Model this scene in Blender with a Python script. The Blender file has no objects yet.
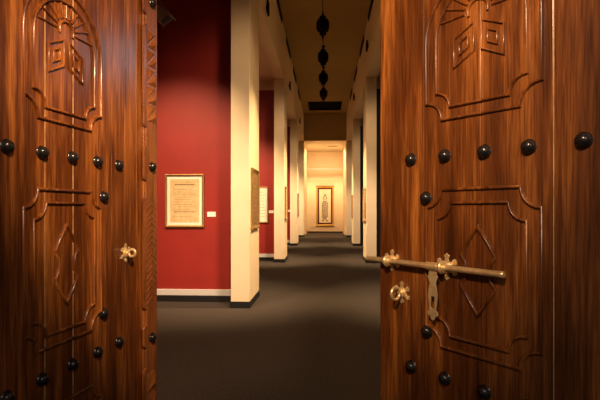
import bpy, bmesh, math, random
from mathutils import Vector, Matrix
random.seed(7)
S = bpy.context.scene
C = S.collection
PI = math.pi

# ---------------------------------------------------------------- camera, world, exposure
EYE = 1.5
YAW = math.radians(3.14)
cd = bpy.data.cameras.new('camera')
cam = bpy.data.objects.new('camera', cd); C.objects.link(cam)
cam.location = (0, 0, EYE)
cam.rotation_euler = (PI/2, 0, YAW)
cd.sensor_width = 36; cd.lens = 36*456/600
cd.shift_y = 9/600
cd.clip_start = 0.05; cd.clip_end = 200
S.camera = cam
S.view_settings.view_transform = 'Standard'
S.view_settings.look = 'None'
S.view_settings.gamma = 1
S.view_settings.use_curve_mapping = False
S.view_settings.exposure = 0.0
w = bpy.data.worlds.new('world'); S.world = w; w.use_nodes = True
bg = w.node_tree.nodes['Background']
bg.inputs[0].default_value = (1.0, 0.74, 0.5, 1); bg.inputs[1].default_value = 0.13

WARM = (1.0, 0.70, 0.36)
def aim(o, tgt):
    o.rotation_euler = (Vector(tgt) - o.location).to_track_quat('-Z', 'Y').to_euler()
def spot(loc, tgt, power, angle=60, blend=0.8, color=WARM, size=0.06):
    l = bpy.data.lights.new('spot_lamp', 'SPOT'); l.energy = power; l.color = color
    l.spot_size = math.radians(angle); l.spot_blend = blend; l.shadow_soft_size = size
    o = bpy.data.objects.new('spot_lamp', l); C.objects.link(o); o.location = loc; aim(o, tgt); return o
def area(loc, tgt, power, sx, sy, color=WARM):
    l = bpy.data.lights.new('area_light', 'AREA'); l.energy = power; l.color = color
    l.shape = 'RECTANGLE'; l.size = sx; l.size_y = sy
    o = bpy.data.objects.new('area_light', l); C.objects.link(o); o.location = loc; aim(o, tgt); return o

# corridor dimensions
HW = 1.14            # half width of the passage
CW = 0.285           # pier width
CDP = 1.0            # pier depth
PITCH = 5.87
Y0 = 6.84
COLS = [Y0 + PITCH*i for i in range(4)]
SOF = 5.15           # underside of the upper walls
CEIL = 6.57
YEND = COLS[3]
PWALL = 0.46         # partition set back from pier front

# lobby lamps in front of the doors
spot((-0.45, -0.5, 3.0), (0.22, 1.95, 1.98), 560, 49, 1.0, (1.0, 0.66, 0.37), 0.10)
spot((0.45, -0.1, 3.1), (-0.88, 2.5, 1.72), 900, 43, 1.0, (1.0, 0.66, 0.38), 0.08)
area((0.7, -1.3, 2.8), (0.0, 2.2, 1.5), 17, 1.0, 0.6, (0.95, 0.92, 1.0))
# cool lamp inside, raking along the left leaf
spot((1.86, 5.3, 3.5), (-0.90, 2.1, 2.05), 22, 20, 1.0, (0.85, 0.9, 1.0), 0.28)
# picture and wall-washing lamps, bay by bay
for i, y in enumerate(COLS):
    yw = y + PWALL
    spot((-2.5, yw-2.7, 4.6), (-2.3, yw, 1.35), 980, 64, 1.0, (1.0, 0.68, 0.38))
    if i < 3:
        spot((2.2, yw-2.1, 4.2), (2.4, yw, 1.5), 160, 44, 1.0)
    for q in (-1, 1):
        spot((-q*0.9, y-3.3, 4.7), (q*1.22, y, 1.2), 1450 if i < 2 else 1150, 32, 0.9, (1.0, 0.71, 0.45), 0.4)
        spot((-q*0.9, y-3.3, 4.7), (q*1.22, y, 3.4), 340 if i < 2 else 240, 34, 0.9, (1.0, 0.66, 0.36), 0.4)
        if i < 3:
            # pictures on pier sides, lit from across the passage
            spot((-q*0.75, y+0.1, 4.9), (q*HW, y+0.5, 1.35), 1200, 50, 1.0)
            # added fill light without fixtures, lifting the passage and bays
            area((0, y+2.9, 4.4), (0, y+2.9, 7), 4, 1.4, 3.0, (1.0, 0.62, 0.24)) if q < 0 else None
            area((q*3.4, y+3.2, 5.1), (q*3.4, y+3.2, 0), 35, 2.0, 2.0)
# end recess
area((0, 26.6, 5.05), (0, 27.3, 1.2), 140, 1.6, 1.6, (1.0, 0.70, 0.38))
spot((-0.75, 27.2, 4.6), (-0.85, 29, 2.1), 300, 40, 1.0, (1.0, 0.72, 0.40))
spot((0.75, 27.2, 4.6), (0.85, 29, 2.1), 300, 40, 1.0, (1.0, 0.72, 0.40))

# ---------------------------------------------------------------- materials
def mat(name, col, rough=0.6, metal=0.0, coat=0.0):
    m = bpy.data.materials.new(name); m.use_nodes = True
    b = m.node_tree.nodes['Principled BSDF']
    b.inputs['Base Color'].default_value = (*col, 1); b.inputs['Roughness'].default_value = rough
    b.inputs['Metallic'].default_value = metal
    if coat: b.inputs['Coat Weight'].default_value = coat; b.inputs['Coat Roughness'].default_value = 0.15
    return m
def noisy(name, c1, c2, scale=20, rough=0.8, bump=0.0, bscale=None, metal=0.0, stretch=(1,1,1), detail=4, coat=0, dist=0.01):
    m = mat(name, c1, rough, metal, coat); nt = m.node_tree; b = nt.nodes['Principled BSDF']
    tc = nt.nodes.new('ShaderNodeTexCoord'); mp = nt.nodes.new('ShaderNodeMapping'); mp.inputs['Scale'].default_value = stretch
    nt.links.new(tc.outputs['Object'], mp.inputs['Vector'])
    n = nt.nodes.new('ShaderNodeTexNoise'); n.inputs['Scale'].default_value = scale; n.inputs['Detail'].default_value = detail
    nt.links.new(mp.outputs[0], n.inputs['Vector'])
    r = nt.nodes.new('ShaderNodeValToRGB')
    r.color_ramp.elements[0].position = 0.35; r.color_ramp.elements[1].position = 0.65
    r.color_ramp.elements[0].color = (*c1, 1); r.color_ramp.elements[1].color = (*c2, 1)
    nt.links.new(n.outputs['Fac'], r.inputs[0]); nt.links.new(r.outputs[0], b.inputs['Base Color'])
    if bump:
        n2 = nt.nodes.new('ShaderNodeTexNoise'); n2.inputs['Scale'].default_value = bscale or scale*3
        nt.links.new(mp.outputs[0], n2.inputs['Vector'])
        bp = nt.nodes.new('ShaderNodeBump'); bp.inputs['Strength'].default_value = bump; bp.inputs['Distance'].default_value = dist
        nt.links.new(n2.outputs['Fac'], bp.inputs['Height']); nt.links.new(bp.outputs[0], b.inputs['Normal'])
    return m

def wood(name, dark, mid, light, seed=0.0, rough=0.34, carved=0.0):
    m = bpy.data.materials.new(name); m.use_nodes = True; nt = m.node_tree; N = nt.nodes; Lk = nt.links
    b = N['Principled BSDF']
    tc = N.new('ShaderNodeTexCoord')
    mp = N.new('ShaderNodeMapping'); mp.inputs['Scale'].default_value = (1, 1, 0.05); mp.inputs['Location'].default_value = (seed, seed*0.3, seed*0.11)
    Lk.new(tc.outputs['Object'], mp.inputs[0])
    n1 = N.new('ShaderNodeTexNoise'); n1.inputs['Scale'].default_value = 40; n1.inputs['Detail'].default_value = 6; n1.inputs['Roughness'].default_value = 0.6; n1.inputs['Distortion'].default_value = 0.6
    Lk.new(mp.outputs[0], n1.inputs['Vector'])
    # fine pores
    mp2 = N.new('ShaderNodeMapping'); mp2.inputs['Scale'].default_value = (1, 1, 0.035); Lk.new(tc.outputs['Object'], mp2.inputs[0])
    n2 = N.new('ShaderNodeTexNoise'); n2.inputs['Scale'].default_value = 190; n2.inputs['Detail'].default_value = 3
    Lk.new(mp2.outputs[0], n2.inputs['Vector'])
    # large blotches of the stain
    mp3 = N.new('ShaderNodeMapping'); mp3.inputs['Scale'].default_value = (1, 1, 0.18); mp3.inputs['Location'].default_value = (3+seed, 1, 2); Lk.new(tc.outputs['Object'], mp3.inputs[0])
    n3 = N.new('ShaderNodeTexNoise'); n3.inputs['Scale'].default_value = 7.0; n3.inputs['Detail'].default_value = 5
    Lk.new(mp3.outputs[0], n3.inputs['Vector'])
    a = N.new('ShaderNodeMath'); a.operation = 'MULTIPLY_ADD'; a.inputs[1].default_value = 0.45; a.inputs[2].default_value = 0.0
    Lk.new(n1.outputs['Fac'], a.inputs[0])
    a2 = N.new('ShaderNodeMath'); a2.operation = 'MULTIPLY_ADD'; a2.inputs[1].default_value = 0.55
    Lk.new(n3.outputs['Fac'], a2.inputs[0]); Lk.new(a.outputs[0], a2.inputs[2])
    r = N.new('ShaderNodeValToRGB'); e = r.color_ramp.elements
    e[0].position = 0.34; e[0].color = (*dark, 1); e[1].position = 0.64; e[1].color = (*light, 1)
    k = e.new(0.5); k.color = (*mid, 1)
    Lk.new(a2.outputs[0], r.inputs[0])
    r2 = N.new('ShaderNodeValToRGB'); r2.color_ramp.elements[0].position = 0.38; r2.color_ramp.elements[1].position = 0.56
    r2.color_ramp.elements[0].color = (0.55, 0.5, 0.45, 1); r2.color_ramp.elements[1].color = (1, 1, 1, 1)
    Lk.new(n2.outputs['Fac'], r2.inputs[0])
    mx = N.new('ShaderNodeMix'); mx.data_type = 'RGBA'; mx.blend_type = 'MULTIPLY'; mx.inputs[0].default_value = 0.9
    Lk.new(r.outputs[0], mx.inputs[6]); Lk.new(r2.outputs[0], mx.inputs[7]); Lk.new(mx.outputs[2], b.inputs['Base Color'])
    b.inputs['Roughness'].default_value = rough
    b.inputs['Specular IOR Level'].default_value = 0.35; b.inputs['Coat Weight'].default_value = 0.25; b.inputs['Coat Roughness'].default_value = 0.2
    bp = N.new('ShaderNodeBump'); bp.inputs['Strength'].default_value = 0.25; bp.inputs['Distance'].default_value = 0.002
    ad = N.new('ShaderNodeMath'); ad.operation = 'ADD'; Lk.new(n2.outputs['Fac'], ad.inputs[0]); Lk.new(n1.outputs['Fac'], ad.inputs[1])
    Lk.new(ad.outputs[0], bp.inputs['Height'])
    last = bp
    if carved:
        wv = N.new('ShaderNodeTexWave'); wv.inputs['Scale'].default_value = 28; wv.inputs['Distortion'].default_value = 3; wv.bands_direction = 'DIAGONAL'
        Lk.new(tc.outputs['Object'], wv.inputs[0])
        b2 = N.new('ShaderNodeBump'); b2.inputs['Strength'].default_value = carved; b2.inputs['Distance'].default_value = 0.0015
        Lk.new(wv.outputs['Fac'], b2.inputs['Height']); Lk.new(bp.outputs[0], b2.inputs['Normal']); last = b2
    Lk.new(last.outputs[0], b.inputs['Normal'])
    Lk.new(bp.outputs[0], b.inputs['Coat Normal'])
    return m

M = {}
M['wood'] = wood('varnished wood', (0.030, 0.007, 0.0015), (0.15, 0.042, 0.008), (0.42, 0.140, 0.026))
M['wood2'] = wood('varnished wood right', (0.040, 0.010, 0.002), (0.14, 0.041, 0.008), (0.36, 0.124, 0.024), 5.3)
M['carved'] = wood('carved wood', (0.10, 0.027, 0.009), (0.22, 0.068, 0.018), (0.36, 0.13, 0.034), 2.2, 0.3, 0.5)
M['seam_glint'] = noisy('seam highlight wood', (0.34, 0.15, 0.045), (0.60, 0.33, 0.13), 18, 0.4)  # light wood colour imitating the highlight on board edges
M['iron'] = noisy('dark iron', (0.020, 0.018, 0.019), (0.045, 0.038, 0.036), 60, 0.22, 0.15, 120, 0.6, dist=0.002)
M['brass'] = noisy('brass', (0.80, 0.56, 0.26), (0.95, 0.75, 0.42), 40, 0.32, 0.1, 150, 0.7, dist=0.001)
M['hole'] = mat('dark hollow', (0.01, 0.008, 0.006), 0.9)
M['plaster'] = noisy('cream plaster', (0.83, 0.655, 0.44), (0.87, 0.69, 0.465), 3, 0.75, 0.05, 150, dist=0.002)
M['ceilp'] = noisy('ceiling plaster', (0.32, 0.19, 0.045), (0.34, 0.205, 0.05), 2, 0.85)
M['red'] = noisy('red wall paint', (0.27, 0.013, 0.008), (0.30, 0.015, 0.009), 2.5, 0.6, 0.04, 200, dist=0.002)
M['navy'] = noisy('navy wall paint', (0.016, 0.020, 0.040), (0.020, 0.025, 0.048), 2.5, 0.6)
M['base'] = mat('black baseboard', (0.010, 0.009, 0.010), 0.45)
M['skirt'] = mat('white skirting', (0.60, 0.56, 0.55), 0.5)
M['carpet'] = noisy('carpet', (0.013, 0.010, 0.008), (0.076, 0.053, 0.039), 75, 0.95, 0.6, 200, detail=5)
M['gold'] = noisy('gilt frame', (0.26, 0.135, 0.040), (0.42, 0.24, 0.08), 60, 0.42, 0.3, 120, 0.35)
M['mat'] = mat('white mount board', (0.85, 0.80, 0.68), 0.8)
M['parch'] = noisy('old parchment', (0.62, 0.42, 0.20), (0.72, 0.53, 0.29), 14, 0.8)
M['brownart'] = noisy('brown gold artwork', (0.18, 0.09, 0.03), (0.32, 0.18, 0.06), 30, 0.7)
M['ink'] = mat('faded ink', (0.22, 0.12, 0.05), 0.8)
M['ink2'] = mat('brown ink', (0.12, 0.065, 0.03), 0.8)
M['card'] = mat('white card', (0.85, 0.80, 0.74), 0.6)
M['redmat'] = noisy('dark red mount', (0.10, 0.008, 0.005), (0.13, 0.011, 0.006), 20, 0.6)
M['bright_gold'] = noisy('bright gold frame', (0.62, 0.34, 0.05), (0.75, 0.46, 0.09), 40, 0.4, 0.1, 90, 0.3)
M['cream'] = mat('cream paper', (0.86, 0.78, 0.60), 0.8)
M['lantern'] = noisy('dark bronze', (0.007, 0.003, 0.0025), (0.014, 0.006, 0.005), 30, 0.7, 0.2, 60, 0.0)
M['grille'] = mat('dark grille', (0.006, 0.003, 0.0025), 0.8)
for k in ('grille', 'hole', 'lantern'): M[k].node_tree.nodes['Principled BSDF'].inputs['Specular IOR Level'].default_value = 0.05
M['lampbody'] = mat('beige painted metal', (0.30, 0.19, 0.12), 0.6)
M['tile'] = noisy('ceiling tile', (0.70, 0.60, 0.45), (0.75, 0.65, 0.49), 8, 0.9)
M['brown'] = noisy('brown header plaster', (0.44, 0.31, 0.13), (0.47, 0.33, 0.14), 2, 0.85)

# ---------------------------------------------------------------- helpers
def obj(name, bm, m, parent=None, smooth=False, bevel=0.0, angle=40):
    me = bpy.data.meshes.new(name)
    bmesh.ops.recalc_face_normals(bm, faces=bm.faces[:])
    bm.to_mesh(me); bm.free()
    if isinstance(m, (list, tuple)):
        for q in m: me.materials.append(q)
    else: me.materials.append(m)
    if smooth:
        for p in me.polygons: p.use_smooth = True
        if hasattr(me, 'set_sharp_from_angle'): me.set_sharp_from_angle(angle=math.radians(angle))
    o = bpy.data.objects.new(name, me); C.objects.link(o)
    if parent: o.parent = parent
    if bevel:
        md = o.modifiers.new('bevel', 'BEVEL'); md.width = bevel; md.segments = 2; md.limit_method = 'ANGLE'
    return o
def box(bm, x0, x1, y0, y1, z0, z1):
    v = [bm.verts.new((x, y, z)) for x in (x0, x1) for y in (y0, y1) for z in (z0, z1)]
    for f in ((0,1,3,2),(4,6,7,5),(0,4,5,1),(2,3,7,6),(0,2,6,4),(1,5,7,3)): bm.faces.new([v[i] for i in f])
def B(*a):
    bm = bmesh.new(); box(bm, *a); return bm
def struct(name, bm, m, parent=None, label=None, category=None, bevel=0):
    o = obj(name, bm, m, parent, bevel=bevel)
    if not parent: o['kind'] = 'structure'
    if label: o['label'] = label
    if category: o['category'] = category
    return o
def tag(o, label, cat, group=None):
    o['label'] = label; o['category'] = cat
    if group: o['group'] = group
    return o
def thing(name, loc, rz, label, cat, group=None):
    o = bpy.data.objects.new(name, None); o.empty_display_size = 0.1; C.objects.link(o)
    o.location = loc; o.rotation_euler = (0, 0, rz); return tag(o, label, cat, group)
def lathe(bm, prof, n, axis='Z', origin=(0,0,0), phase=0.0):
    """prof: list of (radius, height)."""
    rings = []
    for r, h in prof:
        ring = []
        for k in range(n):
            a = 2*PI*k/n + phase
            p = (r*math.cos(a), r*math.sin(a), h)
            if axis == 'Y': p = (p[0], p[2], p[1])
            if axis == 'X': p = (p[2], p[0], p[1])
            ring.append(bm.verts.new((p[0]+origin[0], p[1]+origin[1], p[2]+origin[2])))
        rings.append(ring)
    for a, b in zip(rings, rings[1:]):
        for k in range(n): bm.faces.new((a[k], a[(k+1) % n], b[(k+1) % n], b[k]))
    bm.faces.new(rings[0]); bm.faces.new(rings[-1])
def prism(bm, pts, y0, y1, holes=()):
    """outline in (x, z), extruded along y; fan by bmesh triangulation."""
    loops = [pts] + list(holes)
    edges = []
    for lp in loops:
        vs = [bm.verts.new((x, y0, z)) for x, z in lp]
        edges += [bm.edges.new((vs[i], vs[(i+1) % len(vs)])) for i in range(len(vs))]
    res = bmesh.ops.triangle_fill(bm, edges=edges, use_beauty=True, use_dissolve=False)
    fs = [g for g in res['geom'] if isinstance(g, bmesh.types.BMFace)]
    ex = bmesh.ops.extrude_face_region(bm, geom=fs)
    for g in ex['geom']:
        if isinstance(g, bmesh.types.BMVert): g.co.y += (y1-y0)
def bead(bm, pts, closed, s, width=0.015, height=0.008, base=0.0):
    """raised moulding swept along pts (u,v); s = outward side (+1/-1 along local y)."""
    n = len(pts); prof = []
    for k in range(7):
        a = PI*k/6
        prof.append((math.cos(a)*width/2, math.sin(a)*height))
    rings = []
    for i in range(n):
        p = Vector(pts[i])
        if closed or 0 < i < n-1:
            a = (p - Vector(pts[i-1])).normalized(); b = (Vector(pts[(i+1) % n]) - p).normalized()
        elif i == 0: a = b = (Vector(pts[1]) - p).normalized()
        else: a = b = (p - Vector(pts[i-1])).normalized()
        na = Vector((-a.y, a.x)); nb = Vector((-b.y, b.x)); m = (na+nb)
        if m.length < 1e-4: m = na
        m.normalize(); k = min(1/max(m.dot(na), 0.3), 1.8)
        rings.append([bm.verts.new((p.x+m.x*o*k, s*(base+h), p.y+m.y*o*k)) for o, h in prof])
    rng = range(n) if closed else range(n-1)
    for i in rng:
        a, b = rings[i], rings[(i+1) % n]
        for k in range(6): bm.faces.new((a[k], a[k+1], b[k+1], b[k]))
        bm.faces.new((a[6], a[0], b[0], b[6]))
    if not closed:
        bm.faces.new(rings[0]); bm.faces.new(rings[-1])
def arc(cx, cz, r, a0, a1, n):
    return [(cx+r*math.cos(math.radians(a0+(a1-a0)*k/n)), cz+r*math.sin(math.radians(a0+(a1-a0)*k/n))) for k in range(n+1)]
def notched(c, hw, z0, z1, nt):
    p = []
    p += arc(c-hw, z0, nt, 90, 0, 6)
    p += arc(c+hw, z0, nt, 180, 90, 6)
    p += arc(c+hw, z1, nt, 270, 180, 6)
    p += arc(c-hw, z1, nt, 0, -90, 6)
    return p
def arched(c, hw, z0, zc, nt):
    p = []
    p += arc(c-hw, z0, nt, 90, 0, 6)
    p += arc(c+hw, z0, nt, 180, 90, 6)
    p += arc(c, zc, hw, 0, 180, 24)
    return p

# ---------------------------------------------------------------- the setting
struct('floor', B(-7, 7, -3, 31, -0.1, 0), M['carpet'], label='dark brown carpet running the length of the passage', category='floor')
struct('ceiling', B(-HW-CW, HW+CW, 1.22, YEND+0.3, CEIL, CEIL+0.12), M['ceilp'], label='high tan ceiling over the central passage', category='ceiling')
bm = bmesh.new(); box(bm, -7, -HW-CW-0.002, 1.22, YEND+0.3, 5.22, 5.32)
struct('ceiling_left', bm, M['plaster'], label='lower ceiling over the red bays on the left', category='ceiling')
bm = bmesh.new(); box(bm, HW+CW+0.002, 7, 1.22, YEND+0.3, 5.22, 5.32)
struct('ceiling_right', bm, M['plaster'], label='lower ceiling over the navy bays on the right', category='ceiling')
for s, nm in ((-1, 'left'), (1, 'right')):
    a, b = sorted((s*HW, s*(HW+CW)))
    struct('wall_'+nm, B(a, b, 1.22, YEND+CDP, SOF, CEIL+0.1), M['plaster'], label='cream upper wall over the piers on the %s of the passage' % nm, category='wall')
    a, b = sorted((s*6.6, s*6.8))
    struct('wall_outer_'+nm, B(a, b, 1.22, YEND+1.0, 0, 5.25), M['red'] if s < 0 else M['navy'], label='outer side wall of the %s bays' % nm, category='wall')
    # entrance wall either side of the doors
entr = bmesh.new()
box(entr, -6.9, -1.09, 0.95, 1.2, 0, 7); box(entr, 0.90, 6.9, 0.95, 1.2, 0, 7); box(entr, -1.09, 0.90, 0.95, 1.2, 3.06, 7)
struct('wall_entrance', entr, M['plaster'], label='entrance wall around the pair of wooden doors', category='wall')

# partitions: red on the left, navy on the right
ORD = ['nearest', 'second', 'third', 'farthest']
for i, y in enumerate(COLS):
    for s in (-1, 1):
        yw = y + PWALL
        x0, x1 = sorted((s*(HW+CW), s*6.6))
        colr = 'red' if s < 0 else 'navy'
        pm = M['red'] if s < 0 else M['navy']
        nm = 'wall_%s_%d' % ('left' if s < 0 else 'right', i+1)
        o = struct(nm, B(x0, x1, yw, yw+0.12, 0, 4.95), pm, label='%s partition wall behind the %s %s pier' % (colr, ORD[i], 'left' if s < 0 else 'right'), category='wall')
        obj('wall_top_band', B(x0, x1, yw, yw+0.12, 4.95, 5.22), M['plaster'], o)
        if s < 0:
            obj('skirting', B(x0, x1, yw-0.03, yw, 0.10, 0.20), M['skirt'], o, bevel=0.006)
        obj('baseboard', B(x0, x1, yw-0.035, yw, 0, 0.10), M['base'], o, bevel=0.004)

# piers
for i, y in enumerate(COLS):
    for s in (-1, 1):
        x0, x1 = sorted((s*HW, s*(HW+CW)))
        side = 'left' if s < 0 else 'right'
        lab = ['cream pier nearest the doors on the left, with brown framed picture on its side',
               'second cream pier on the left, beyond the nearest red wall',
               'third cream pier on the left, far down the passage',
               'farthest cream pier on the left, at the bright end recess'] if s < 0 else \
              ['cream pier hidden behind the right wooden door leaf',
               'cream pier just left of the right wooden door, dark navy wall behind it',
               'third cream pier on the right, far down the passage',
               'farthest cream pier on the right, at the bright end recess']
        bm = bmesh.new(); box(bm, x0, x1, y, y+CDP, 0, SOF)
        c = obj('column', bm, M['plaster'], bevel=0.006)
        tag(c, lab[i], 'column', 'cream piers along the passage')
        obj('baseboard', B(x0-0.012, x1+0.012, y-0.012, y+CDP+0.012, 0, 0.10), M['base'], c, bevel=0.003)

# end header, recess with ceiling and upper niche
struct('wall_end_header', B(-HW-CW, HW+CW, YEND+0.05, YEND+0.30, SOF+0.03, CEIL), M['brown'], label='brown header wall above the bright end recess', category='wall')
struct('ceiling_end', B(-HW-0.3, HW+0.3, YEND+0.30, 31, 5.2, 5.3), M['tile'], label='pale tiled ceiling of the end recess', category='ceiling')
YF = 29.0
struct('wall_back', B(-HW-0.3, HW+0.3, YF, YF+0.15, 0, 3.52), M['plaster'], label='bright cream end wall behind the tall framed calligraphy', category='wall')
struct('wall_back_upper', B(-HW-0.3, HW+0.3, YF+0.75, YF+0.9, 3.4, 5.2), M['plaster'], label='set back upper end wall above the ledge', category='wall')
struct('trim_1', B(-HW-0.0, HW+0.0, YF+0.0, YF+0.06, 4.0, 4.08), M['skirt'], label='thin pale rail across the opening above the end wall', category='rail')
struct('trim_2', B(-HW-0.0, HW+0.0, YF, YF+0.75, 3.50, 3.56), M['plaster'], label='ledge on top of the end wall', category='ledge')
for s, nm in ((-1, 'left'), (1, 'right')):
    a, b = sorted((s*(HW), s*(HW+0.28)))
    struct('wall_end_'+nm, B(a, b, YEND+CDP, YF+0.9, 0, 5.2), M['plaster'], label='side wall of the end recess on the %s' % nm, category='wall')
struct('baseboard_back', B(-HW, HW, YF-0.02, YF, 0, 0.08), M['base'], label='thin dark baseboard under the end wall', category='baseboard')
for x, yy in ((0.45, 26.9), (0.5, 28.0)):
    v = thing('ceiling_vent', (x, yy, 5.2), 0, 'slim dark slot in the recess ceiling, %s of two' % ('nearer' if yy < 27 else 'farther'), 'vent', 'slots in the end recess ceiling')
    obj('frame', B(-0.32, 0.32, -0.12, 0.12, -0.02, 0), M['skirt'], v)
    obj('slot', B(-0.28, 0.28, -0.07, 0.07, -0.03, -0.02), M['brown'], v)
# large return-air grille on the passage ceiling
g = thing('ceiling_vent', (-0.0, 22.4, CEIL), 0, 'wide dark rectangular grille on the ceiling before the brown header', 'vent')
fr = bmesh.new(); box(fr, -0.80, 0.80, -0.85, -0.78, -0.05, 0); box(fr, -0.80, 0.80, 0.78, 0.85, -0.05, 0); box(fr, -0.80, -0.74, -0.78, 0.78, -0.05, 0); box(fr, 0.74, 0.80, -0.78, 0.78, -0.05, 0)
obj('frame', fr, M['grille'], g)
sl = bmesh.new()
for k in range(16): box(sl, -0.74, 0.74, -0.76+k*0.098, -0.70+k*0.098, -0.04, -0.01)
obj('slats', sl, M['grille'], g)
obj('backing', B(-0.74, 0.74, -0.78, 0.78, -0.008, 0), M['hole'], g)
# dark slots high on the side walls and small dark boxes lower down
for s in (-1, 1):
    side = 'left' if s < 0 else 'right'
    for k, yy in enumerate((11.2, 14.1, 17.0, 19.9)):
        v = thing('air_slot', (s*HW, yy, CEIL-0.09), PI/2*(-s), 'dark slot below the ceiling on the %s wall, number %s from the doors' % (side, ['one', 'two', 'three', 'four'][k]), 'vent', 'dark slots under the ceiling edge')
        obj('slot', B(-0.75, 0.75, -0.012, -0.001, -0.07, 0.07), M['hole'], v)
        bm = bmesh.new(); box(bm, -0.78, 0.78, -0.02, -0.001, -0.09, -0.07); box(bm, -0.78, 0.78, -0.02, -0.001, 0.07, 0.088)
        box(bm, -0.78, -0.75, -0.02, -0.001, -0.07, 0.07); box(bm, 0.75, 0.78, -0.02, -0.001, -0.07, 0.07)
        obj('frame', bm, M['grille'], v)
    for k, yy in enumerate((8.8, 14.4, 20.2) if s < 0 else (6.6, 12.1, 17.6)):
        v = thing('wall_speaker', (s*HW, yy, 5.40 if s < 0 else 5.80), PI/2*(-s), 'small dark box high on the %s upper wall, number %s from the doors' % (side, ['one', 'two', 'three'][k]), 'speaker', 'small dark boxes on the upper walls')
        obj('cabinet', B(-0.09, 0.09, -0.055, -0.02, -0.13, 0.13), M['grille'], v, bevel=0.008)
        obj('bracket', B(-0.03, 0.03, -0.02, 0.0, -0.04, 0.04), M['lantern'], v)

# ---------------------------------------------------------------- pendants
PROF = [(0.004,-0.35),(0.018,-0.32),(0.012,-0.30),(0.026,-0.27),(0.030,-0.22),(0.072,-0.21),(0.082,-0.18),(0.078,-0.145),(0.070,-0.135),(0.128,-0.125),(0.138,-0.08),(0.152,-0.07),
        (0.155,0.06),(0.138,0.07),(0.128,0.12),(0.070,0.13),(0.082,0.15),(0.080,0.19),(0.030,0.20),(0.034,0.24),(0.014,0.26),(0.022,0.295),(0.006,0.33)]
pl = ['hanging dark lantern nearest the doors, at the top of the view', 'second hanging dark lantern along the passage ceiling',
      'third hanging dark lantern along the passage ceiling', 'farthest and lowest looking hanging dark lantern, above the ceiling grille']
first = None
for k, (yy, zz) in enumerate(((10.2, 5.60), (12.3, 5.59), (14.2, 5.58), (16.3, 5.62))):
    if first is None:
        t = thing('hanging_lantern', (-0.05, yy, zz), 0, pl[0], 'lantern', 'lanterns hanging along the passage')
        bm = bmesh.new(); lathe(bm, PROF, 8, phase=PI/8)
        obj('lantern_body', bm, M['lantern'], t)
        for a in range(8):
            an = a*PI/4
            bm = bmesh.new(); lathe(bm, [(0.004, -0.03), (0.014, 0), (0.004, 0.03)], 6, origin=(0.125*math.cos(an), 0.125*math.sin(an), 0.08))
            obj('finial', bm, M['lantern'], t)
        bm = bmesh.new(); lathe(bm, [(0.008, 0.32), (0.008, CEIL-zz-0.03)], 8); obj('rod', bm, M['lantern'], t)
        bm = bmesh.new(); lathe(bm, [(0.05, CEIL-zz-0.04), (0.06, CEIL-zz)], 16); obj('ceiling_rose', bm, M['lantern'], t)
        first = t
    else:
        t = first.copy(); C.objects.link(t); t.location = (-0.05, yy, zz); t['label'] = pl[k]
        for ch in first.children:
            c = ch.copy(); C.objects.link(c); c.parent = t
            if ch.name.startswith('ceiling_rose'): c.location.z = zz*0 + (5.60-zz)
            if ch.name.startswith('rod'): c.location.z = 0

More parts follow.
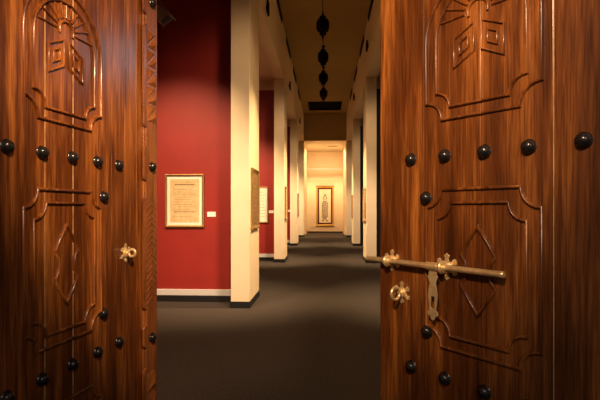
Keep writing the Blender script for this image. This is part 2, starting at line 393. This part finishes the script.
# ---------------------------------------------------------------- pictures
def ring(bm, w, h, t, y0, y1):
    """mitred frame of outer size w x h and rail width t with a stepped section."""
    prof = [(0, y0), (0, y1), (t*0.35, y1-0.004), (t*0.55, y1+0.006), (t, y1+0.014), (t, y0)]
    cs = [(-1,-1),(1,-1),(1,1),(-1,1)]
    rs = [[bm.verts.new((cx*(w/2-o), y, cz*(h/2-o))) for o, y in prof] for cx, cz in cs]
    for i in range(4):
        a, b = rs[i], rs[(i+1) % 4]
        for k in range(len(prof)):
            k2 = (k+1) % len(prof); bm.faces.new((a[k], a[k2], b[k2], b[k]))
def picture(loc, rz, w, h, label, ft=0.035, mt=0.045, art='parch', inkm='ink', framem='gold', matm='mat', style='document', group=None):
    t = thing('framed_picture', loc, rz, label, 'picture', group)
    bm = bmesh.new(); ring(bm, w, h, ft, 0.0, -0.035); obj('frame', bm, M[framem], t)
    iw, ih = w-2*ft, h-2*ft
    obj('mount', B(-iw/2, iw/2, -0.012, -0.002, -ih/2, ih/2), M[matm], t)
    aw, ah = iw-2*mt, ih-2*mt
    obj('artwork', B(-aw/2, aw/2, -0.015, -0.012, -ah/2, ah/2), M[art], t)
    bm = bmesh.new(); rr = random.Random(int(loc[1]*10))
    if style == 'document':
        n = 15
        for k in range(n):
            z = ah/2*0.86 - k*ah*0.86*2/2/n
            if k == 1: th, l, r = 0.010, -aw*0.34, aw*0.34
            elif k == 12: th, l, r = 0.006, -aw*0.36, aw*0.36
            else: th, l, r = 0.0022, -aw*0.38, aw*(0.38 - 0.12*rr.random())
            if k == 2 or k == 13: continue
            x = l
            while x < r:
                ln = min(0.012+0.03*rr.random(), r-x)
                box(bm, x, x+ln, -0.0162, -0.015, z-th, z+th); x += ln + 0.006
    elif style == 'calligraphy':
        # an upright column of brush strokes with a pointed crown and a small foot
        def stroke(x, z, a, ln, wd, cv):
            pts = []
            for k in range(5):
                q = k/4-0.5; an = a+cv*q
                pts.append((x+math.cos(an)*ln*q, z+math.sin(an)*ln*q))
            bead(bm, pts, False, -1, wd, 0.002, 0.015)
        for row in range(17):
            z = 0.30 - row*0.065
            hw = 0.20 if 1 <= row <= 15 else 0.14
            for q in range(4):
                stroke(-hw+hw*2*(q+0.5)/4+rr.uniform(-0.015, 0.015), z+rr.uniform(-.012, .012), rr.uniform(0, PI), rr.uniform(0.08, 0.14), rr.uniform(0.030, 0.042), rr.uniform(-2, 2))
        for z, hw in ((0.70, 0.015), (0.62, 0.04), (0.55, 0.07), (0.48, 0.08), (0.41, 0.05)):
            stroke(-hw, z, 1.0, 0.11, 0.035, 1.5); stroke(hw, z, 2.1, 0.11, 0.035, -1.5)
        for z, hw in ((-0.82, 0.05), (-0.89, 0.10), (-0.95, 0.13)):
            stroke(-hw, z, 0.2, 0.14, 0.035, 1.0); stroke(hw, z, -0.2, 0.14, 0.035, -1.0)
    else:
        for r in range(9):
            z = ah*0.42-r*ah*0.1
            x = -aw*0.36
            while x < aw*0.34:
                ln = 0.02+0.05*rr.random(); bead(bm, [(x, z), (x+ln/2, z+0.012*rr.uniform(-1, 1)), (x+ln, z)], False, -1, 0.010, 0.002, 0.015); x += ln+0.014
    ob = obj('writing' if style == 'document' else 'calligraphy', bm, M[inkm], t); ob['kind'] = 'stuff'
    return t
W1 = COLS[0]+PWALL
picture((-2.275, W1, 1.635), 0, 0.64, 0.86, 'framed parchment document with white mount on the nearest red wall')
W2 = COLS[1]+PWALL
picture((-1.97, W2, 1.62), 0, 0.66, 1.04, 'white mounted picture on the second red wall, partly behind the nearest pier', art='cream', style='script')
W3 = COLS[2]+PWALL
picture((-1.97, W3, 1.62), 0, 0.66, 1.04, 'framed picture on the third red wall, hidden behind the second pier', art='cream', style='script')
for i in range(3):
    y = COLS[i]
    picture((-HW, y+0.47, 1.66), PI/2, 0.72, 0.95,
            ['brown and gold framed picture on the side of the nearest left pier', 'framed picture on the corridor side of the second left pier', 'framed picture on the corridor side of the third left pier'][i],
            ft=0.05, mt=0.03, art='brownart' if i == 0 else 'parch', matm='gold' if i == 0 else 'mat', style='script')
    if i > 0:
        picture((HW, y+0.47, 1.60), -PI/2, 0.72, 0.95,
            ['', 'framed picture on the corridor side of the pier beside the right door', 'framed picture on the corridor side of the third right pier'][i],
            ft=0.05, mt=0.03, art='parch', style='script')
p = picture((0.0, YF, 1.69), 0, 1.12, 2.50, 'tall calligraphy panel in red and gold frame on the bright end wall', ft=0.09, mt=0.10, art='cream', framem='bright_gold', matm='redmat', inkm='ink2', style='calligraphy')
obj('dark_edge', B(-0.58, 0.58, -0.05, 0.0, -1.29, -1.24), M['gold'], p, bevel=0.005)
obj('top_edge', B(-0.58, 0.58, -0.05, 0.0, 1.24, 1.29), M['gold'], p, bevel=0.005)
# caption cards
for (x, y, z, lab) in ((-1.835, W1, 1.415, 'small white caption card right of the parchment on the nearest red wall'),
                       (-1.56, W2, 1.42, 'small white caption card on the second red wall'),
                       (-1.49, W3, 1.42, 'small white caption card on the third red wall')):
    bm = bmesh.new(); box(bm, -0.07, 0.07, -0.006, 0, -0.04, 0.04)
    c = obj('caption_card', bm, M['card'], bevel=0.001); c.location = (x, y, z); tag(c, lab, 'card', 'caption cards on the red walls')
c = thing('wall_thermostat', (-1.475, W1, 1.80), 0, 'small pale box fixed to the red wall beside the nearest pier', 'thermostat')
obj('housing', B(-0.035, 0.035, -0.025, 0, -0.055, 0.03), M['red'], c, bevel=0.004)
obj('cover', B(-0.04, 0.04, -0.032, -0.0, 0.03, 0.055), M['skirt'], c, bevel=0.003)

# track spotlight at upper left, hanging from a rail
t = thing('track_spotlight', (-1.70, 4.7, 3.53), 0, 'beige spotlight with angled hood jutting out near the top of the left door', 'spotlight')
bm = bmesh.new(); lathe(bm, [(0.05, -0.13), (0.055, -0.10), (0.09, 0.03), (0.10, 0.06), (0.085, 0.06), (0.05, -0.02)], 4, axis='X', phase=PI/4)
o = obj('lamp_head', bm, M['lampbody'], t); o.rotation_euler = (0, math.radians(52), 0)
bm = bmesh.new(); box(bm, -0.006, 0.006, -0.08, 0.08, -0.02, 0.22); o = obj('hood', bm, M['lampbody'], t); o.rotation_euler = (0, math.radians(-40), 0); o.location = (0.10, 0, -0.01)
obj('arm', B(-0.36, -0.05, -0.012, 0.012, -0.02, 0.006), M['lampbody'], t)
bm = bmesh.new(); lathe(bm, [(0.015, -0.03), (0.015, 5.22-3.53)], 10, origin=(-0.37, 0, 0)); obj('stem', bm, M['lampbody'], t)

# ---------------------------------------------------------------- doors
def cam_to_world(X, Z):
    c, s = math.cos(YAW), math.sin(YAW); return (X*c - Z*s, X*s + Z*c)
def boards(bm, cuts, s, z0, z1, th=0.055, raised_from=None):
    for a, b in zip(cuts, cuts[1:]):
        top = 0.006 if (raised_from is not None and a >= raised_from-1e-4) else 0.0
        box(bm, a+0.0012, b-0.0012, *sorted((-s*th, s*top)), z0, z1)
    box(bm, cuts[0]+0.004, cuts[-1]-0.004, *sorted((-s*(th-0.002), -s*0.004)), z0+0.002, z1-0.002)
def carvings(c, s, parent, m):
    P = parent
    def mk(name, fn):
        bm = bmesh.new(); fn(bm); return obj(name, bm, m, P, smooth=True, angle=70)
    W_, H_ = 0.012, 0.011
    mk('panel_moulding', lambda bm: (bead(bm, notched(c, 0.21, 1.005, 1.57, 0.065), True, s, W_, H_), bead(bm, notched(c, 0.165, 1.05, 1.522, 0.058), True, s, W_*0.9, H_)))
    mk('panel_moulding', lambda bm: (bead(bm, arched(c, 0.21, 1.82, 2.11, 0.068), True, s, W_, H_), bead(bm, arched(c, 0.165, 1.862, 2.11, 0.056), True, s, W_*0.9, H_)))
    mk('panel_moulding', lambda bm: (bead(bm, notched(c, 0.21, 0.22, 0.78, 0.065), True, s, W_, H_), bead(bm, notched(c, 0.165, 0.265, 0.735, 0.058), True, s, W_*0.9, H_)))
    def dia(bm, dz=0):
        pts = [(0,1.44),(0.034,1.392),(0.064,1.343),(0.045,1.318),(0.042,1.29),(0.045,1.264),(0.064,1.24),(0.034,1.192),(0,1.143),
               (-0.034,1.192),(-0.064,1.24),(-0.045,1.264),(-0.042,1.29),(-0.045,1.318),(-0.064,1.343),(-0.034,1.392)]
        bead(bm, [(c+x, z+dz) for x, z in pts], True, s, 0.011, 0.011)
    mk('diamond_carving', dia)
    mk('diamond_carving', lambda bm: dia(bm, -0.79))
    def fan(bm):
        bead(bm, arc(c, 2.168, 0.037, -20, 200, 16), False, s, 0.010, 0.009)
        for a in (0, 19, 37, 55, 73, 90, 107, 125, 143, 161, 180):
            ra = math.radians(a); dx, dz = math.cos(ra), math.sin(ra)
            # reach of the ray to the inner arch or side
            r = 0.05
            while True:
                x, z = dx*r, 2.168+dz*r
                inside = abs(x) < 0.155 and (z < 2.11 or x*x+(z-2.11)**2 < 0.155**2)
                if not inside or r > 0.3: break
                r += 0.004
            bead(bm, [(c+dx*0.05, 2.168+dz*0.05), (c+dx*r, 2.168+dz*r)], False, s, 0.0085, 0.007)
    mk('fan_carving', fan)
    for q in (-1, 1):
        def sq(bm):
            o = [(c+q*0.014, 2.132), (c+q*0.092, 2.094), (c+q*0.092, 1.995), (c+q*0.014, 2.035)]
            bead(bm, o, True, s, 0.0075, 0.009)
            mx = sum(p[0] for p in o)/4; mz = sum(p[1] for p in o)/4
            bead(bm, [(mx+(x-mx)*0.42, mz+(z-mz)*0.42) for x, z in o], True, s, 0.007, 0.009)
        mk('lozenge_carving', sq)
def stud_mesh(s):
    bm = bmesh.new()
    prof = [(0.0235, 0), (0.0245, 0.003), (0.0215, 0.006), (0.0205, 0.010)]
    for k in range(1, 8):
        a = k/8*PI/2; prof.append((0.0205*math.cos(a), 0.010+0.016*math.sin(a)))
    prof.append((0.0015, 0.0262))
    lathe(bm, [(r, s*h) for r, h in prof], 24, axis='Y'); return bm
def studs(pos, s, parent, first=None):
    for (u, v, y) in pos:
        if first is None:
            first = obj('iron_stud', stud_mesh(s), M['iron'], parent, smooth=True, angle=50); o = first
        else:
            o = first.copy(); C.objects.link(o); o.parent = parent
        o.location = (u, s*y, v)
    return first
ZT = 3.0
# right leaf: free edge at origin, local +x runs to the hinge, outer face looks along local -y
X, Yw = cam_to_world(0.331, 1.888)
dR = math.atan2(-0.8017, 0.5977) + YAW
door_r = bpy.data.objects.new('door_1', None); C.objects.link(door_r); door_r.location = (X, Yw, 0); door_r.rotation_euler = (0, 0, dR)
door_r['kind'] = 'structure'; door_r['label'] = 'right carved wooden door leaf with iron studs and long brass bolt'; door_r['category'] = 'door'
s = -1
bm = bmesh.new(); boards(bm, [0, 0.225, 0.457, 0.690], s, 0.012, ZT)
obj('door_leaf', bm, M['wood2'], door_r, bevel=0.0025)
bm = bmesh.new(); box(bm, 0.6935, 0.92, -0.007, 0.055, 0.012, ZT)
obj('hinge_stile', bm, M['wood2'], door_r, bevel=0.003)
bm = bmesh.new(); box(bm, 0.6902, 0.6932, -0.0055, 0.04, 0.012, ZT); obj('seam_highlight', bm, M['seam_glint'], door_r)  # pale strip painted as the lit edge beside the stile
carvings(0.447, s, door_r, M['wood2'])
sp = []
for v in (0.894, 1.690, 2.49):
    sp += [(u, v, 0.0) for u in (0.165, 0.317, 0.470, 0.617)] + [(0.772, v, 0.006)]
sp += [(0.235, 1.541, 0), (0.240, 1.046, 0)]
st = studs(sp, s, door_r)

# left leaf: outer face looks along local +y
X, Yw = cam_to_world(-0.779, 2.263)
dL = math.atan2(-0.9819, -0.1895) + YAW
door_l = bpy.data.objects.new('door_2', None); C.objects.link(door_l); door_l.location = (X, Yw, 0); door_l.rotation_euler = (0, 0, dL)
door_l['kind'] = 'structure'; door_l['label'] = 'left carved wooden door leaf with iron studs and carved closing strip'; door_l['category'] = 'door'
s = 1
bm = bmesh.new(); boards(bm, [-0.07, 0.06, 0.158, 0.262, 0.36, 0.512, 0.659, 0.749], s, 0.012, ZT)
obj('door_leaf', bm, M['wood'], door_l, bevel=0.0025)
bm = bmesh.new(); box(bm, 0.7525, 0.96, -0.055, 0.007, 0.012, ZT)
obj('hinge_stile', bm, M['wood'], door_l, bevel=0.003)
for u in (0.512, 0.659, 0.7508):  # thin pale strips, edge highlights of the seams put into colour
    bm = bmesh.new(); box(bm, u-0.0011, u+0.0011, -0.04, 0.0012, 0.012, ZT); obj('seam_highlight', bm, M['seam_glint'], door_l)
carvings(0.553, s, door_l, M['wood'])
sp = []
for v in (0.903, 1.698, 2.49):
    sp += [(u, v, 0.0) for u in (0.215, 0.367, 0.521, 0.677)] + [(0.834, v, 0.006)]
sp += [(0.325, 1.552, 0), (0.329, 1.056, 0)]
st2 = studs(sp, s, door_l)
# closing strip: base, shaped raised plates, chip carving
SX0, SX1 = -0.105, 0.030
strip = obj('closing_strip', B(SX0, SX1-0.018, 0.0, 0.012, 0.012, ZT), M['carved'], door_l, bevel=0.003)
def plate_outline(blocks, necks):
    L_, R_ = [], []
    for z0, z1 in blocks:
        r = 0.022
        R_ += [(SX1-0.024, z0-0.012)] + [(SX1-0.024+0.024*math.sin(k/5*PI/2), z0-0.012+0.022*(1-math.cos(k/5*PI/2))) for k in range(1, 6)] + \
              [(SX1-0.024+0.024*math.cos(k/5*PI/2), z1-0.010+0.022*math.sin(k/5*PI/2)) for k in range(0, 6)]
    return R_
blocks = [(0.05, 0.700), (0.825, 0.915), (1.015, 1.550), (1.650, 1.800), (1.915, 2.400), (2.475, 2.60), (2.70, 2.98)]
R_ = plate_outline(blocks, None)
mid = (SX0+SX1)/2
L_ = [(SX0+0.010, R_[-1][1]), (SX0+0.010, R_[0][1])]
bm = bmesh.new(); prism(bm, R_+L_, 0.012, 0.024); obj('shaped_plate', bm, M['carved'], strip, bevel=0.003)
def chips(bm, z0, z1):
    n = max(1, round((z1-z0)/0.098)); h = (z1-z0)/n; x0, x1 = SX0+0.020, SX1-0.020
    for k in range(n):
        a, b = z0+k*h, z0+(k+1)*h; m = (a+b)/2; xm = (x0+x1)/2; Y0_, Y1_ = 0.0235, 0.037
        # two triangular pyramids per cell leaving a diagonal valley
        for tri in (((x0, a+0.004), (x1-0.004, a+0.004), (x0, b-0.008)), ((x1, b-0.004), (x0+0.006, b-0.004), (x1, a+0.010))):
            g = (sum(p[0] for p in tri)/3, sum(p[1] for p in tri)/3)
            v = [bm.verts.new((p[0], Y0_, p[1])) for p in tri]; t_ = bm.verts.new((g[0], Y1_, g[1]))
            for i in range(3): bm.faces.new((v[i], v[(i+1) % 3], t_))
            bm.faces.new(v)
for z0, z1 in ((0.06, 0.69), (1.93, 2.39), (2.72, 2.97)):
    bm = bmesh.new(); chips(bm, z0, z1); obj('chip_carving', bm, M['carved'], strip)
bm = bmesh.new()
for z0, z1 in ((1.03, 1.535),):
    n = 16
    for k in range(n):
        z = z0+(z1-z0)*(k+0.5)/n
        bead(bm, [(SX0+0.022, z-0.02), (mid, z+0.008), (SX1-0.022, z-0.02)], False, 1, 0.010, 0.003, 0.0235)
obj('herringbone_carving', bm, M['carved'], strip)
studs([(mid, 0.854, 0.0242), (mid, 1.712, 0.0242), (mid, 2.536, 0.0242)], 1, door_l, st2)

# ---------------------------------------------------------------- brass furniture
def star_outline(r, n=6, inner=0.42, phase=PI/2):
    """lobed fleur outline: n rounded tips with a pinched neck."""
    pts = []
    for k in range(n):
        a = phase+2*PI*k/n
        for da, rr in ((-0.52, inner), (-0.36, 0.50), (-0.20, 0.62), (-0.30, 0.74), (-0.24, 0.88), (-0.08, 0.90), (0, 1.0), (0.08, 0.90), (0.24, 0.88), (0.30, 0.74), (0.20, 0.62), (0.36, 0.50)):
            pts.append((r*rr*math.cos(a+da), r*rr*math.sin(a+da)))
    return pts
def star_plate(name, u, v, s, parent, r=0.05):
    bm = bmesh.new()
    prism(bm, star_outline(r), 0.0, s*0.004)
    lathe(bm, [(0.018, s*0.003), (0.020, s*0.008), (0.014, s*0.011)], 20, axis='Y')
    o = obj(name, bm, M['brass'], parent, bevel=0.001); o.location = (u, s*0.0002, v); return o
def torus(bm, R, r, cx, cy, cz, plane='XY', n=24, m=10, a0=0, a1=2*PI):
    rings = []
    full = abs(a1-a0-2*PI) < 1e-6
    cnt = n if full else n+1
    for k in range(cnt):
        a = a0+(a1-a0)*k/n
        rg = []
        for j in range(m):
            b = 2*PI*j/m; q = R+r*math.cos(b); h = r*math.sin(b)
            c_, s_ = q*math.cos(a), q*math.sin(a)
            p = {'XY': (c_, s_, h), 'XZ': (c_, h, s_), 'YZ': (h, c_, s_)}[plane]
            rg.append(bm.verts.new((cx+p[0], cy+p[1], cz+p[2])))
        rings.append(rg)
    for k in range(n if full else n):
        a, b = rings[k], rings[(k+1) % cnt]
        for j in range(m): bm.faces.new((a[j], a[(j+1) % m], b[(j+1) % m], b[j]))
    if not full: bm.faces.new(rings[0]); bm.faces.new(rings[-1])
s = -1
BV = 1.294
RY = 0.030          # rod stands this far off the face
pl1 = star_plate('bolt_plate', 0.068, BV, s, door_r, 0.045)
pl2 = star_plate('bolt_plate', 0.325, BV, s, door_r, 0.050)
for pp in (pl1, pl2):
    bm = bmesh.new(); torus(bm, 0.0185, 0.0055, 0, s*RY, 0, 'YZ', 24, 10); box(bm, -0.005, 0.005, *sorted((0, s*0.014)), -0.006, 0.006)
    lathe(bm, [(0.0165, -0.011), (0.0185, -0.011), (0.0185, 0.011), (0.0165, 0.011)], 20, axis='X', origin=(0, s*RY, 0))
    obj('staple', bm, M['brass'], pp, smooth=True)
bolt = obj('brass_bolt', (lambda bm: (lathe(bm, [(0.009, -0.045), (0.0108, -0.042), (0.0108, 0.537), (0.0115, 0.541), (0.0115, 0.551), (0.009, 0.554)], 24, axis='X', origin=(0, s*RY, BV)), bm)[1])(bmesh.new()), M['brass'], door_r, smooth=True)
# hasp hanging from the rod
half = [(0.031, 1.306), (0.029, 1.288), (0.020, 1.276), (0.021, 1.262), (0.027, 1.256), (0.020, 1.246), (0.014, 1.232), (0.019, 1.216), (0.023, 1.196), (0.023, 1.176),
        (0.019, 1.152), (0.016, 1.136), (0.024, 1.131), (0.028, 1.122), (0.022, 1.114), (0.014, 1.116), (0.010, 1.104), (0.0, 1.098)]
hc = 0.285
out = [(hc+x*0.85, z) for x, z in half] + [(hc-x*0.85, z) for x, z in reversed(half[:-1])]
hole = [(hc-0.008, 1.142), (hc+0.008, 1.142), (hc+0.008, 1.185), (hc-0.008, 1.185)]
bm = bmesh.new(); prism(bm, out, s*(RY-0.004), s*(RY+0.001), [hole]); 
o = obj('hasp', bm, M['brass'], bolt, bevel=0.0012)
bm = bmesh.new(); lathe(bm, [(0.0109, hc-0.022), (0.0150, hc-0.022), (0.0150, hc+0.022), (0.0109, hc+0.022)], 20, axis='X', origin=(0, s*RY, BV)); obj('collar', bm, M['brass'], bolt, smooth=True)
# lower lock staple with ring
lk = star_plate('lock_plate', 0.118, 1.172, s, door_r, 0.045)
bm = bmesh.new()
torus(bm, 0.024, 0.0062, 0, s*0.038, 0, 'YZ', 24, 10, a0=0, a1=2*PI)
lathe(bm, [(0.011, s*0.004), (0.009, s*0.018)], 16, axis='Y')
obj('ring_staple', bm, M['brass'], lk, smooth=True)
# left leaf keyhole plate
kp = star_plate('staple_plate', 0.155, 1.297, 1, door_l, 0.045)
bm = bmesh.new()
torus(bm, 0.0165, 0.0065, 0, 0.034, 0, 'YZ', 24, 10)
lathe(bm, [(0.010, 0.004), (0.008, 0.018)], 16, axis='Y')
obj('ring_staple', bm, M['brass'], kp, smooth=True)
